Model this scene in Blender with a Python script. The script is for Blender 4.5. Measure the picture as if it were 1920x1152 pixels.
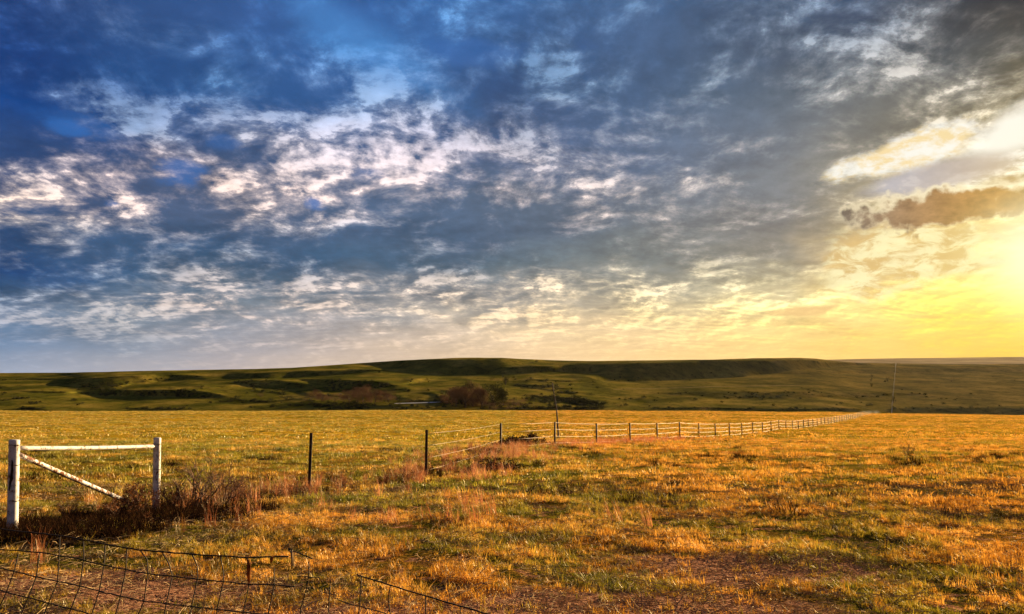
import bpy, math, random
import numpy as np
from mathutils import Vector
R = math.radians
random.seed(7); rng = np.random.default_rng(7)
scene = bpy.context.scene
for o in list(bpy.data.objects): bpy.data.objects.remove(o)

# ------------------------------------------------------------------ camera
F = 1450.0; HOR = 776.0; EYE = 1.65
TH = math.atan((HOR - 576) / F); CT, ST = math.cos(TH), math.sin(TH)
cam_d = bpy.data.cameras.new("camera"); cam = bpy.data.objects.new("camera", cam_d)
scene.collection.objects.link(cam); scene.camera = cam
cam_d.sensor_width = 36; cam_d.lens = 36 * F / 1920
cam_d.clip_start = .05; cam_d.clip_end = 40000
cam.location = (0, 0, EYE); cam.rotation_euler = (math.pi / 2 + TH, 0, 0)

# ------------------------------------------------------------------ exposure, sun, sky
EXPO = 1.7
scene.view_settings.view_transform = 'Standard'; scene.view_settings.look = 'None'
scene.view_settings.exposure = EXPO; scene.view_settings.gamma = 1
scene.view_settings.use_curve_mapping = False
SUN_AZ, SUN_EL = 41.0, 12.5
sd = bpy.data.lights.new("sun", 'SUN'); sun = bpy.data.objects.new("sun", sd); scene.collection.objects.link(sun)
sd.energy = 5.0; sd.angle = R(0.6); sd.color = (1.0, 0.74, 0.40)
sv = Vector((math.sin(R(SUN_AZ)) * math.cos(R(SUN_EL)), math.cos(R(SUN_AZ)) * math.cos(R(SUN_EL)), math.sin(R(SUN_EL))))
sun.rotation_euler = sv.to_track_quat('Z', 'Y').to_euler(); sun.location = (60, 60, 40)

def lin(c):
    c = np.asarray(c, float) / 255
    return np.where(c <= .04045, c / 12.92, ((c + .055) / 1.055) ** 2.4)

class NT:
    """small expression helper over a node tree"""
    def __init__(s, tree): s.t = tree; s.n = tree.nodes; s.l = tree.links
    def new(s, ty, **kw):
        n = s.n.new(ty)
        for k, v in kw.items(): setattr(n, k, v)
        return n
    def put(s, inp, v):
        if isinstance(v, bpy.types.NodeSocket): s.l.new(v, inp)
        elif v is not None: inp.default_value = v
    def m(s, op, a, b=None, c=None, clamp=False):
        n = s.new('ShaderNodeMath', operation=op); n.use_clamp = clamp
        s.put(n.inputs[0], a); s.put(n.inputs[1], b); s.put(n.inputs[2], c)
        return n.outputs[0]
    def add(s, a, b): return s.m('ADD', a, b)
    def sub(s, a, b): return s.m('SUBTRACT', a, b)
    def mul(s, a, b): return s.m('MULTIPLY', a, b)
    def ss(s, v, lo, hi, a=0., b=1.):
        n = s.new('ShaderNodeMapRange', interpolation_type='SMOOTHSTEP')
        s.put(n.inputs[0], v); s.put(n.inputs[1], lo); s.put(n.inputs[2], hi); s.put(n.inputs[3], a); s.put(n.inputs[4], b)
        return n.outputs[0]
    def lr(s, v, lo, hi, a=0., b=1.):
        n = s.new('ShaderNodeMapRange')
        s.put(n.inputs[0], v); s.put(n.inputs[1], lo); s.put(n.inputs[2], hi); s.put(n.inputs[3], a); s.put(n.inputs[4], b)
        return n.outputs[0]
    def vec(s, x, y, z=0.):
        n = s.new('ShaderNodeCombineXYZ')
        for i, v in enumerate((x, y, z)): s.put(n.inputs[i], v)
        return n.outputs[0]
    def vm(s, op, a, b):
        n = s.new('ShaderNodeVectorMath', operation=op); s.put(n.inputs[0], a); s.put(n.inputs[1], b); return n.outputs[0]
    def scale(s, a, k):
        n = s.new('ShaderNodeVectorMath', operation='SCALE'); s.put(n.inputs[0], a); s.put(n.inputs['Scale'], k); return n.outputs[0]
    def noise(s, v, sc, det=6., rough=.55, dist=0., dims='3D', out=0):
        n = s.new('ShaderNodeTexNoise', noise_dimensions=dims)
        s.put(n.inputs['Vector'], v); n.inputs['Scale'].default_value = sc; n.inputs['Detail'].default_value = det
        n.inputs['Roughness'].default_value = rough; n.inputs['Distortion'].default_value = dist
        return n.outputs[out]
    def mix(s, f, a, b, bt='MIX'):
        n = s.new('ShaderNodeMix', data_type='RGBA', blend_type=bt)
        s.put(n.inputs[0], f)
        for i, v in ((6, a), (7, b)):
            if isinstance(v, bpy.types.NodeSocket): s.l.new(v, n.inputs[i])
            else: n.inputs[i].default_value = (*[float(q) for q in v[:3]], 1)
        return n.outputs[2]
    def fmix(s, f, a, b):
        n = s.new('ShaderNodeMix', data_type='FLOAT'); s.put(n.inputs[0], f); s.put(n.inputs[2], a); s.put(n.inputs[3], b); return n.outputs[0]
    def ramp(s, f, stops, ease='LINEAR'):
        n = s.new('ShaderNodeValToRGB'); r = n.color_ramp; r.interpolation = ease
        while len(r.elements) > 1: r.elements.remove(r.elements[-1])
        for i, (p, c) in enumerate(stops):
            e = r.elements[0] if i == 0 else r.elements.new(p)
            e.position = p; c = [float(q) for q in c]; e.color = c if len(c) == 4 else (*c, 1)
        s.put(n.inputs[0], f)
        return n

def ray(px, py):
    a = (px - 960) / F; t = (576 - py) / F
    return np.array([a, CT - t * ST, ST + t * CT])
def P(px, py, Y):
    d = ray(px, py); k = Y / d[1]
    return Vector((d[0] * k, Y, EYE + d[2] * k))
def azel(px, py):
    d = ray(px, py); return math.degrees(math.atan2(d[0], d[1])), math.degrees(math.atan2(d[2], math.hypot(d[0], d[1])))
def pix(az, el):
    x, y, z = math.sin(R(az)) * math.cos(R(el)), math.cos(R(az)) * math.cos(R(el)), math.sin(R(el))
    yy = y * CT + z * ST; zz = -y * ST + z * CT
    return 960 + F * x / yy, 576 - F * zz / yy

# measured tones of the cloud deck: shaded cloud, sunlit cloud, share of sunlit cloud; rows by height, columns by bearing
SKX = [0, 240, 480, 720, 960, 1200, 1440, 1680, 1920]
SKY_ROWS = [
 (0, [(27,52,103),(45,76,126),(56,88,145),(55,100,165),(60,100,155),(60,85,120),(60,80,110),(60,75,100),(45,45,50)],
     [(40,75,140),(110,130,165),(70,110,175),(90,150,215),(110,160,215),(110,150,190),(120,140,165),(140,160,185),(120,115,110)],
     [.3,.3,.3,.4,.3,.3,.3,.4,.2]),
 (110, [(24,54,112),(38,76,130),(44,82,134),(50,95,155),(50,80,125),(65,90,125),(75,90,110),(75,85,95),(75,72,60)],
     [(40,85,160),(70,110,165),(70,120,175),(100,160,220),(95,130,175),(120,140,165),(150,160,170),(190,190,190),(150,140,125)],
     [.3,.3,.3,.35,.2,.3,.3,.4,.3]),
 (210, [(20,60,120),(30,70,130),(40,78,130),(50,82,130),(55,82,125),(65,90,122),(85,95,105),(95,95,90),(130,115,80)],
     [(120,140,170),(90,130,180),(100,130,170),(190,200,225),(110,140,175),(120,140,160),(150,150,150),(165,155,140),(255,240,200)],
     [.25,.3,.2,.4,.2,.3,.3,.35,.5]),
 (300, [(45,65,100),(60,80,115),(75,90,120),(80,95,125),(75,95,130),(90,105,130),(110,115,125),(150,140,120),(190,170,140)],
     [(200,185,185),(235,210,205),(250,225,215),(235,215,218),(190,185,195),(190,180,180),(185,175,170),(235,220,190),(255,255,250)],
     [.35,.5,.62,.5,.4,.35,.3,.4,.6]),
 (370, [(50,70,105),(65,80,110),(80,95,120),(75,95,125),(85,100,120),(95,105,120),(115,118,120),(150,140,110),(195,150,90)],
     [(235,210,190),(245,215,200),(245,218,205),(225,205,200),(230,210,205),(240,220,205),(170,165,160),(225,210,180),(255,240,190)],
     [.45,.5,.6,.4,.4,.5,.25,.3,.4]),
 (440, [(50,75,110),(65,85,115),(70,90,120),(65,90,120),(75,90,110),(95,105,115),(125,120,115),(218,184,124),(254,222,132)],
     [(200,185,175),(200,188,188),(190,185,190),(150,160,175),(170,160,165),(180,170,165),(175,165,155),(250,225,150),(255,240,150)],
     [.35,.4,.35,.2,.2,.25,.25,.6,.8]),
 (500, [(25,60,110),(40,78,115),(45,78,110),(60,85,110),(90,105,115),(110,115,115),(145,140,125),(236,204,132),(254,230,134)],
     [(100,130,165),(110,135,165),(150,160,175),(130,140,155),(140,145,150),(150,150,145),(175,165,145),(250,225,145),(255,245,150)],
     [.2,.2,.15,.15,.2,.2,.2,.5,.6]),
 (555, [(50,80,115),(75,95,120),(85,105,120),(110,115,125),(130,130,130),(150,145,130),(190,175,135),(248,214,132),(253,224,104)],
     [(125,145,170),(180,172,170),(225,200,185),(225,205,190),(255,228,195),(255,232,185),(255,240,185),(255,232,130),(255,238,100)],
     [.4,.5,.5,.5,.5,.5,.5,.6,.6]),
 (590, [(90,115,145),(105,122,138),(125,132,142),(145,142,142),(170,160,145),(200,180,145),(225,200,140),(245,210,124),(250,216,88)],
     [(165,165,175),(200,188,180),(215,192,180),(205,190,175),(240,212,172),(250,222,165),(255,235,155),(255,222,115),(254,228,72)],
     [.4,.4,.4,.4,.5,.5,.5,.5,.5]),
 (630, [(95,125,160),(120,135,155),(150,150,160),(185,170,160),(220,195,160),(240,205,150),(250,210,134),(248,204,112),(244,205,80)],
     [(125,145,175),(145,155,170),(170,165,170),(205,185,170),(235,205,165),(245,215,155),(255,215,132),(250,207,100),(246,214,62)],
     [.4]*9),
 (690, [(155,165,185),(170,170,180),(195,180,175),(220,195,170),(240,205,160),(250,210,150),(252,206,125),(246,198,102),(225,180,62)],
     [(160,170,190),(175,173,180),(200,183,175),(222,198,172),(243,208,163),(250,213,153),(255,210,128),(248,202,105),(228,186,66)],
     [.4]*9),
]
SKX = SKX[:7] + [1570] + SKX[7:]
for r_i, (yy_, a_, b_, c_) in enumerate(SKY_ROWS):
    k_ = .15 if 250 < yy_ < 520 else .5
    for l_ in (a_, b_): l_.insert(7, tuple(l_[6][q] * (1 - k_) + l_[7][q] * k_ for q in range(3)))
    c_.insert(7, c_[6] * (1 - k_) + c_[7] * k_)
def sky_sample(px, py):
    px = min(max(px, 0), 1920); py = min(max(py, 0), 690)
    ys = [r[0] for r in SKY_ROWS]; out = []
    rows = []
    for r in SKY_ROWS:
        rows.append([[np.interp(px, SKX, [c[i] for c in r[k]]) for i in range(3)] for k in (1, 2)] + [np.interp(px, SKX, r[3])])
    D = [np.interp(py, ys, [q[0][i] for q in rows]) for i in range(3)]
    L = [np.interp(py, ys, [q[1][i] for q in rows]) for i in range(3)]
    return lin(D), lin(L), float(np.interp(py, ys, [q[2] for q in rows]))

def build_world():
    w = bpy.data.worlds.new("World"); scene.world = w; w.use_nodes = True
    w.cycles.sampling_method = 'MANUAL'; w.cycles.sample_map_resolution = 256
    T = NT(w.node_tree); w.node_tree.nodes.clear()
    g = T.new('ShaderNodeTexCoord').outputs['Generated']
    sp = T.new('ShaderNodeSeparateXYZ'); T.l.new(g, sp.inputs[0]); x, y, z = sp.outputs
    DEG = 180 / math.pi
    az0 = T.mul(T.m('ARCTAN2', x, y), DEG)
    el0 = T.mul(T.m('ARCSINE', T.m('MINIMUM', z, .9999)), DEG)
    zc = T.m('MAXIMUM', z, 0.0)
    inv = T.m('POWER', T.add(zc, .10), -.70)
    cp = T.vec(T.mul(x, inv), T.mul(y, inv), 0.)           # the cloud deck seen in perspective
    # gentle warping of the tone map
    wn = T.noise(cp, 2.6, 4, .6, out=1)
    ws = T.new('ShaderNodeSeparateXYZ'); T.l.new(wn, ws.inputs[0])
    az = T.add(az0, T.mul(T.sub(ws.outputs[0], .5), 6.0))
    el = T.add(el0, T.mul(T.mul(T.sub(ws.outputs[1], .5), 5.0), T.ss(el0, 2, 12, .15, 1.)))
    f = T.lr(az, -40, 40)
    azs = [-40 + 80 * i / 12 for i in range(13)]
    els = [2.8, 4.3, 6.0, 7.3, 8.8, 11.0, 13.2, 16.0, 19.0, 22.5, 26.5, 31.0]
    dark = light = None; cov = None
    for i, e in enumerate(els):
        sm = [sky_sample(*pix(a, e)) for a in azs]
        rd = T.ramp(f, [((a + 40) / 80, (*s[0], s[2])) for a, s in zip(azs, sm)])
        rl = T.ramp(f, [((a + 40) / 80, s[1]) for a, s in zip(azs, sm)])
        if i == 0: dark, light, cov = rd.outputs[0], rl.outputs[0], rd.outputs[1]
        else:
            k = T.lr(el, els[i - 1], e)
            dark = T.mix(k, dark, rd.outputs[0]); light = T.mix(k, light, rl.outputs[0]); cov = T.fmix(k, cov, rd.outputs[1])
    # cloud detail: billows, with the side towards the sun lighter
    sdir = T.vec(math.sin(R(SUN_AZ)) * .028, math.cos(R(SUN_AZ)) * .028, 0.)
    def bill(v): return T.noise(v, 5.6, 9, .63, .2)
    n1 = bill(cp); n2 = bill(T.vm('ADD', cp, sdir))
    big = T.noise(T.vm('ADD', cp, (3.1, 7.7, 0)), 2.0, 3, .5)
    soft = T.noise(T.vm('MULTIPLY', T.vm('ADD', cp, (1.3, 2.2, 0)), (1., 1.5, 1.)), 2.6, 4, .5, .3)
    fine = T.noise(cp, 19, 5, .62, .2)
    n = T.add(T.add(n1, T.mul(T.sub(big, .5), .55)), T.mul(T.sub(fine, .5), .12))
    thr = T.add(.456, T.mul(T.sub(.5, cov), .52))
    lit = T.add(T.mul(T.ss(n, T.sub(thr, .15), T.add(thr, .19)), .78), T.mul(T.ss(n, T.add(thr, .03), T.add(thr, .09)), .32))
    rel = T.mul(T.sub(n1, n2), 4.2)
    lit = T.m('MULTIPLY', lit, T.add(.72, T.mul(rel, 1.5)), clamp=True)
    col = T.mix(lit, dark, light)
    amp = T.mul(T.ss(el0, 3.0, 8.0, .12, 1.), T.sub(1., T.mul(T.mul(T.ss(el0, 18, 24), T.ss(az0, 4, -14)), .5)))
    gain = T.add(1.0, T.mul(amp, T.add(T.mul(rel, T.add(.25, T.mul(lit, .5))), T.add(T.mul(T.sub(soft, .5), 1.15), T.add(T.mul(T.sub(fine, .5), .7), .24)))))
    gain = T.m('MAXIMUM', gain, .5)
    col = T.scale(col, gain)
    # shapes of their own: gaps, the lone dark cloud, the glow round the sun
    blobn = T.sub(T.noise(T.vec(T.mul(az0, .22), T.mul(el0, .36), 0.), 1.0, 9, .62, .2), .5)
    def blob(px, py, rx, ry, soft=.35, wob=1.6, tilt=0., n=blobn):
        a0, e0 = azel(px, py); a1, _ = azel(px + rx, py); _, e1 = azel(px, py - ry)
        ra, re = abs(a1 - a0), abs(e1 - e0); c, s_ = math.cos(R(tilt)), math.sin(R(tilt))
        dx = T.sub(az0, a0); dy = T.sub(el0, e0)
        u = T.add(T.mul(dx, c / ra), T.mul(dy, s_ / ra)); v = T.add(T.mul(dx, -s_ / re), T.mul(dy, c / re))
        d = T.m('SQRT', T.add(T.mul(u, u), T.mul(v, v)))
        return T.ss(T.add(d, T.mul(n, wob)), 1 - soft, 1 + soft, 1., 0.), v
    nish = T.new('ShaderNodeTexSky', sky_type='NISHITA'); nish.sun_disc = False
    nish.sun_elevation = R(SUN_EL); nish.sun_rotation = R(SUN_AZ); nish.air_density = 1.; nish.dust_density = 2.; nish.ozone_density = 2.
    clear = T.mix(.75, T.scale(nish.outputs[0], .09), lin((28, 112, 205)))
    for (px, py, rx, ry, k) in [(180,236,62,20,.3),(345,318,42,24,.5),(590,378,20,16,.6),(705,322,60,20,.3),(215,383,16,10,.45),
                                (425,265,30,12,.3),(130,240,30,12,.5),(930,100,120,22,.3)]:
        b, _ = blob(px, py, rx * .95, ry * .95, .55, 5., 0., T.sub(n, T.sub(thr, .04))); col = T.mix(T.mul(b, k), col, clear)
    b, _ = blob(690, 90, 150, 42, .8, 1.5, -25); col = T.mix(T.mul(b, .5), col, lin((85, 150, 220)))
    # bright gap upper right
    b, _ = blob(1715, 282, 205, 30, .3, 2.4, 13)
    col = T.mix(T.mul(b, .95), col, T.mix(T.ss(fine, .38, .6), lin((250, 225, 170)), lin((255, 252, 240))))
    b, _ = blob(1900, 245, 90, 42, .5, 1.5, 20); col = T.mix(b, col, lin((255, 250, 235)))
    b, _ = blob(1760, 332, 150, 26, .4, .8, 6); col = T.mix(T.mul(b, .85), col, T.mix(T.lr(az0, 22, 33), lin((180, 190, 215)), lin((200, 180, 160))))
    # lower right: lit ragged edge of the deck and the yellow clear sky
    b, _ = blob(1690, 478, 170, 62, .35, 2.6, 8)
    rag = T.noise(T.vec(T.mul(az0, .55), T.mul(el0, 1.15), 0.), 1.0, 9, .62, .5)
    col = T.mix(T.mul(b, .9), col, T.mix(T.ss(rag, .40, .58), lin((222, 188, 124)), lin((255, 244, 190))))
    # lone dark cloud with lit rim
    vo = T.new('ShaderNodeTexVoronoi', feature='SMOOTH_F1'); T.l.new(T.vec(T.mul(az0, .9), T.mul(el0, 1.0), 0.), vo.inputs['Vector']); vo.inputs['Scale'].default_value = 1.; vo.inputs['Detail'].default_value = 3; vo.inputs['Smoothness'].default_value = .3
    cn = T.add(T.sub(T.noise(T.vec(T.mul(az0, .45), T.mul(el0, .5), 0.), 1.0, 7, .6, .3), .5), T.mul(T.sub(vo.outputs['Distance'], .45), .42))
    b, v = blob(1770, 385, 262, 44, .14, .95, 1.5, cn); col = T.mix(T.mul(b, .85), col, lin((255, 240, 200)))
    b, v = blob(1765, 392, 255, 40, .2, 1.15, 1.5, cn)
    body = T.mix(T.lr(az0, 23, 33), lin((122, 113, 102)), lin((176, 126, 62)))
    body = T.scale(body, T.add(1., T.add(T.mul(T.sub(fine, .5), 1.5), T.mul(cn, 1.0)))); col = T.mix(b, col, body)
    b, _ = blob(1500, 584, 85, 11, .25, .8, 0, cn); col = T.mix(T.mul(b, .75), col, lin((238, 196, 132)))
    # glow round the sun just outside the frame
    for (px, py, ra, k, c) in ((1950, 480, 2.4, 1., (255, 255, 248)), (1965, 490, 4.2, .45, (255, 244, 130))):
        a0, e0 = azel(px, py); dx = T.sub(az0, a0); dy = T.sub(el0, e0)
        d2 = T.add(T.mul(dx, dx), T.mul(T.mul(dy, dy), .8))
        gl = T.mul(T.m('EXPONENT', T.mul(d2, -1 / (ra * ra))), k)
        col = T.mix(gl, col, lin(c) * 1.05)
    # the deck away from the view: grey-blue; ground side dim
    out = T.mix(T.ss(T.m('ABSOLUTE', az0), 45, 85), col, T.mix(T.ss(n1, .42, .62), lin((38, 56, 90)), lin((92, 98, 115))))
    out = T.mix(T.ss(el0, 36, 55), out, T.mix(T.ss(n1, .42, .62), lin((36, 62, 112)), lin((85, 105, 145))))
    out = T.mix(T.ss(el0, -2, -6), out, lin((60, 50, 25)))
    bg = T.new('ShaderNodeBackground'); T.l.new(T.scale(out, 1 / .15 / 2 ** EXPO), bg.inputs[0]); bg.inputs[1].default_value = .15
    o = T.new('ShaderNodeOutputWorld'); T.l.new(bg.outputs[0], o.inputs[0])
build_world()

# ------------------------------------------------------------------ helpers
col = scene.collection
def tag(o, label=None, cat=None, group=None, kind=None):
    for k, v in (('label', label), ('category', cat), ('group', group), ('kind', kind)):
        if v: o[k] = v
    return o
def empty(name, loc=(0, 0, 0)):
    o = bpy.data.objects.new(name, None); col.objects.link(o); o.location = loc; o.empty_display_size = .3; return o
class MB:
    def __init__(s): s.v = []; s.f = []
    def tube(s, pts, rad, n=6, cap=True, jit=0.):
        pts = [Vector(p) for p in pts]
        if not hasattr(rad, '__len__'): rad = [rad] * len(pts)
        base = len(s.v); prev = None
        for i, p in enumerate(pts):
            t = (pts[min(i + 1, len(pts) - 1)] - pts[max(i - 1, 0)]).normalized()
            if prev is None:
                a = Vector((0, 0, 1)) if abs(t.z) < .9 else Vector((1, 0, 0)); u = t.cross(a).normalized()
            else: u = (prev - t * prev.dot(t)).normalized()
            prev = u; w = t.cross(u)
            for k in range(n):
                an = 2 * math.pi * k / n; r = rad[i] * (1 + (random.uniform(-jit, jit) if jit else 0))
                s.v.append(tuple(p + (u * math.cos(an) + w * math.sin(an)) * r))
        for i in range(len(pts) - 1):
            for k in range(n):
                a = base + i * n + k; b = base + i * n + (k + 1) % n
                s.f.append((a, b, b + n, a + n))
        if cap:
            s.f.append(tuple(base + k for k in range(n))[::-1]); e = base + (len(pts) - 1) * n
            s.f.append(tuple(e + k for k in range(n)))
        return s
    def blade(s, p, d, w, h, bend):
        """one bent grass blade: base p, lean direction d"""
        b = len(s.v); sd = Vector((-d.y, d.x, 0)) * w * .5
        q = p + d * bend * .3 + Vector((0, 0, h * .6)); t = p + d * bend + Vector((0, 0, h))
        s.v += [tuple(p - sd), tuple(p + sd), tuple(q + sd * .75), tuple(q - sd * .75), tuple(t)]
        s.f += [(b, b + 1, b + 2, b + 3), (b + 3, b + 2, b + 4)]
    def quad(s, c, a, b_):
        b = len(s.v); s.v += [tuple(c - a), tuple(c + b_), tuple(c + a), tuple(c - b_)]; s.f.append((b, b + 1, b + 2, b + 3))
    def mesh(s, name):
        m = bpy.data.meshes.new(name); m.from_pydata(s.v, [], s.f); m.update(); return m
    def build(s, name, mat, parent=None, smooth=True):
        m = s.mesh(name); m.materials.append(mat)
        if smooth: m.polygons.foreach_set('use_smooth', [True] * len(m.polygons))
        o = bpy.data.objects.new(name, m); col.objects.link(o)
        if parent: o.parent = parent; o.matrix_parent_inverse = parent_inv(parent)
        return o
def parent_inv(p):
    from mathutils import Matrix
    return Matrix.Translation(-Vector(p.location))

# smooth lattice noise on arrays
_lat = rng.random((256, 256))
def vnoise(x, y, sc, seed=0):
    x = np.asarray(x, float) / sc + seed * 17.31; y = np.asarray(y, float) / sc + seed * 9.77
    xi = np.floor(x).astype(int); yi = np.floor(y).astype(int); fx = x - xi; fy = y - yi
    fx = fx * fx * (3 - 2 * fx); fy = fy * fy * (3 - 2 * fy)
    g = lambda a, b: _lat[a % 256, b % 256]
    return (g(xi, yi) * (1 - fx) + g(xi + 1, yi) * fx) * (1 - fy) + (g(xi, yi + 1) * (1 - fx) + g(xi + 1, yi + 1) * fx) * fy
def fbm(x, y, sc, oc=4, seed=0):
    t = 0; a = 1; s_ = 0
    for i in range(oc): t = t + a * vnoise(x, y, sc / 2 ** i, seed + i * 3); s_ += a; a *= .5
    return t / s_
def sstep(v, a, b):
    t = np.clip((np.asarray(v, float) - a) / (b - a), 0, 1); return t * t * (3 - 2 * t)

# ------------------------------------------------------------------ materials
def mat(name):
    m = bpy.data.materials.new(name); m.use_nodes = True; m.node_tree.nodes.clear(); T = NT(m.node_tree)
    pos = T.new('ShaderNodeNewGeometry').outputs['Position']; return m, T, pos
def finish(T, bs, bump=None):
    o = T.new('ShaderNodeOutputMaterial'); T.l.new(bs, o.inputs[0])
def pbsdf(T, c, rough=.8, metal=0., spec=.3, bump=None, bd=.02):
    b = T.new('ShaderNodeBsdfPrincipled')
    T.put(b.inputs['Base Color'], c if isinstance(c, bpy.types.NodeSocket) else (*c, 1))
    T.put(b.inputs['Roughness'], rough); b.inputs['Metallic'].default_value = metal; b.inputs['Specular IOR Level'].default_value = spec
    if bump is not None:
        n = T.new('ShaderNodeBump'); n.inputs['Distance'].default_value = bd; n.inputs['Strength'].default_value = 1
        T.l.new(bump, n.inputs['Height']); T.l.new(n.outputs[0], b.inputs['Normal'])
    return b.outputs[0]

def dbsdf(T, c, bump=None, bd=.02):
    b = T.new('ShaderNodeBsdfDiffuse'); T.put(b.inputs['Color'], c); b.inputs['Roughness'].default_value = 0.
    if bump is not None:
        n = T.new('ShaderNodeBump'); n.inputs['Distance'].default_value = bd; n.inputs['Strength'].default_value = 1
        T.l.new(bump, n.inputs['Height']); T.l.new(n.outputs[0], b.inputs['Normal'])
    return b.outputs[0]
def field_patches(T, pos):
    """where the pasture is green and where it is dry: shared by soil and grass"""
    s = T.new('ShaderNodeSeparateXYZ'); T.l.new(pos, s.inputs[0])
    flat = T.vec(s.outputs[0], s.outputs[1], 0.)
    return flat, s
def soil_mat():
    m, T, pos = mat('pasture_soil'); flat, s = field_patches(T, pos)
    n1 = T.noise(flat, .35, 6, .6); n2 = T.noise(flat, 3.2, 6, .65); n3 = T.noise(flat, 19, 5, .7); n4 = T.noise(flat, .05, 4, .6)
    c = T.ramp(n3, [(.3, (.03, .013, .009)), (.43, (.17, .070, .040)), (.55, (.42, .20, .11)), (.70, (.66, .40, .24))]).outputs[0]
    straw = T.ramp(n3, [(.36, (.018, .011, .003)), (.49, (.14, .07, .012)), (.64, (.42, .21, .03))]).outputs[0]
    green = T.ramp(n3, [(.36, (.010, .013, .003)), (.5, (.07, .065, .008)), (.66, (.26, .18, .02))]).outputs[0]
    k = T.ss(T.add(n1, T.mul(T.sub(n2, .5), .5)), .42, .56)
    c2 = T.mix(k, straw, green)
    # beyond the first hundred metres the sward closes up
    far = T.ss(s.outputs[1], 14, 60)
    st = T.noise(T.vm('MULTIPLY', flat, (.16, .5, 1)), 1., 8, .7)
    sward = T.ramp(st, [(.34, (.03, .022, .003)), (.43, (.20, .12, .009)), (.55, (.50, .28, .018)), (.68, (.68, .42, .05))]).outputs[0]
    sward = T.mix(T.ss(n4, .42, .62), sward, T.mix(.55, sward, (.13, .12, .012)))
    pat = 0.
    for (cx, cy, rx, ry) in ((.9, 7.0, 1.9, .9), (2.6, 9.1, 1.7, 1.0), (-4.4, 7.7, 2.2, 1.1), (-1.6, 6.9, 1.4, .6)):
        dx = T.mul(T.sub(s.outputs[0], cx), 1 / rx); dy_ = T.mul(T.sub(s.outputs[1], cy), 1 / ry)
        q = T.ss(T.sub(T.m('SQRT', T.add(T.mul(dx, dx), T.mul(dy_, dy_))), T.mul(T.sub(n2, .5), 1.6)), .75, 1.15, 1., 0.)
        pat = q if pat == 0. else T.m('MAXIMUM', pat, q)
    c = T.mix(T.m('MAXIMUM', T.m('SUBTRACT', 1., T.ss(n2, .36, .46)), pat), c2, c); c = T.mix(far, c, sward)
    n7 = T.noise(flat, 70, 4, .7); c = T.mix(T.ss(n7, .5, .64), c, T.scale(c, 1.7)); c = T.mix(T.ss(n7, .5, .38), c, T.scale(c, .35)); h = T.add(T.add(T.mul(n3, .6), T.mul(n7, .3)), T.mul(n2, .8)); finish(T, dbsdf(T, c, h, .07)); return m
def hill_mat():
    m, T, pos = mat('hill_grass'); flat, s = field_patches(T, pos)
    n1 = T.noise(flat, .004, 6, .6); n2 = T.noise(flat, .025, 7, .65); n3 = T.noise(flat, .16, 6, .7)
    c = T.ramp(n2, [(.32, (.045, .047, .006)), (.46, (.105, .098, .012)), (.56, (.20, .152, .021)), (.70, (.34, .23, .04))]).outputs[0]
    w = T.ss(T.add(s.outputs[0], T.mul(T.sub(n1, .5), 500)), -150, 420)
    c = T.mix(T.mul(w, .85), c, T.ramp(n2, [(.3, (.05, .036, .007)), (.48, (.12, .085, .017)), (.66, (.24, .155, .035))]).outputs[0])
    n6 = T.noise(flat, .9, 4, .7)
    c = T.mix(T.ss(T.add(T.mul(n3, .6), T.mul(n6, .4)), .50, .58), c, T.scale(c, .42))
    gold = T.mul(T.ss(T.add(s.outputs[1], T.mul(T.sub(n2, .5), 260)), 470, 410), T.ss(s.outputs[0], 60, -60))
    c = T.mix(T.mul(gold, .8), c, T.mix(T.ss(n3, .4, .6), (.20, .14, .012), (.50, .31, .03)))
    finish(T, dbsdf(T, c, T.add(T.mul(n3, .6), T.mul(n2, 2.)), .22)); return m
def grass_mat(name, stops, green=.5, var=.45):
    m, T, pos = mat(name); flat, s = field_patches(T, pos)
    n1 = T.noise(flat, .35, 6, .6); n2 = T.noise(flat, 3.2, 6, .65); n5 = T.noise(flat, 40, 2, .5); n4 = T.noise(flat, .09, 4, .6)
    k = T.ss(T.sub(T.add(n1, T.add(T.mul(T.sub(n2, .5), .8), T.mul(T.sub(n4, .5), .5))), T.m('MAXIMUM', T.ss(s.outputs[0], -3, 6, 0., .07), T.ss(s.outputs[1], 17, 8, 0., .05))), .42 + (.5 - green) * .2, .60 + (.5 - green) * .2)
    rnd = T.new('ShaderNodeAttribute', attribute_type='INSTANCER', attribute_name='tone').outputs['Fac']
    dry = T.ramp(T.add(T.mul(rnd, .6), T.mul(n5, .5)), stops).outputs[0]
    gr = T.ramp(T.add(T.mul(rnd, .6), T.mul(n5, .5)), [(.25, (.05, .060, .006)), (.5, (.20, .19, .014)), (.8, (.45, .36, .035))]).outputs[0]
    c = T.mix(k, dry, gr)
    g = T.m('MAXIMUM', T.ss(T.add(s.outputs[0], T.mul(T.sub(n4, .5), 9.)), -2, 6), T.mul(T.ss(T.add(s.outputs[1], T.mul(T.sub(n1, .5), 14)), 19, 9), .8))           # drier, more orange to the right of the pasture
    c = T.mix(T.mul(g, .8), c, T.mix(1., c, (1.06, .82, .6), 'MULTIPLY'))
    d = T.new('ShaderNodeBsdfDiffuse'); T.l.new(c, d.inputs[0]); t = T.new('ShaderNodeBsdfTranslucent'); T.l.new(c, t.inputs[0])
    gl = T.new('ShaderNodeBsdfGlossy'); gl.inputs['Roughness'].default_value = .45; gl.inputs[0].default_value = (.9, .8, .6, 1)
    a = T.new('ShaderNodeMixShader'); a.inputs[0].default_value = .45; T.l.new(d.outputs[0], a.inputs[1]); T.l.new(t.outputs[0], a.inputs[2])
    b = T.new('ShaderNodeMixShader'); b.inputs[0].default_value = .06; T.l.new(a.outputs[0], b.inputs[1]); T.l.new(gl.outputs[0], b.inputs[2])
    finish(T, b.outputs[0]); return m
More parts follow.
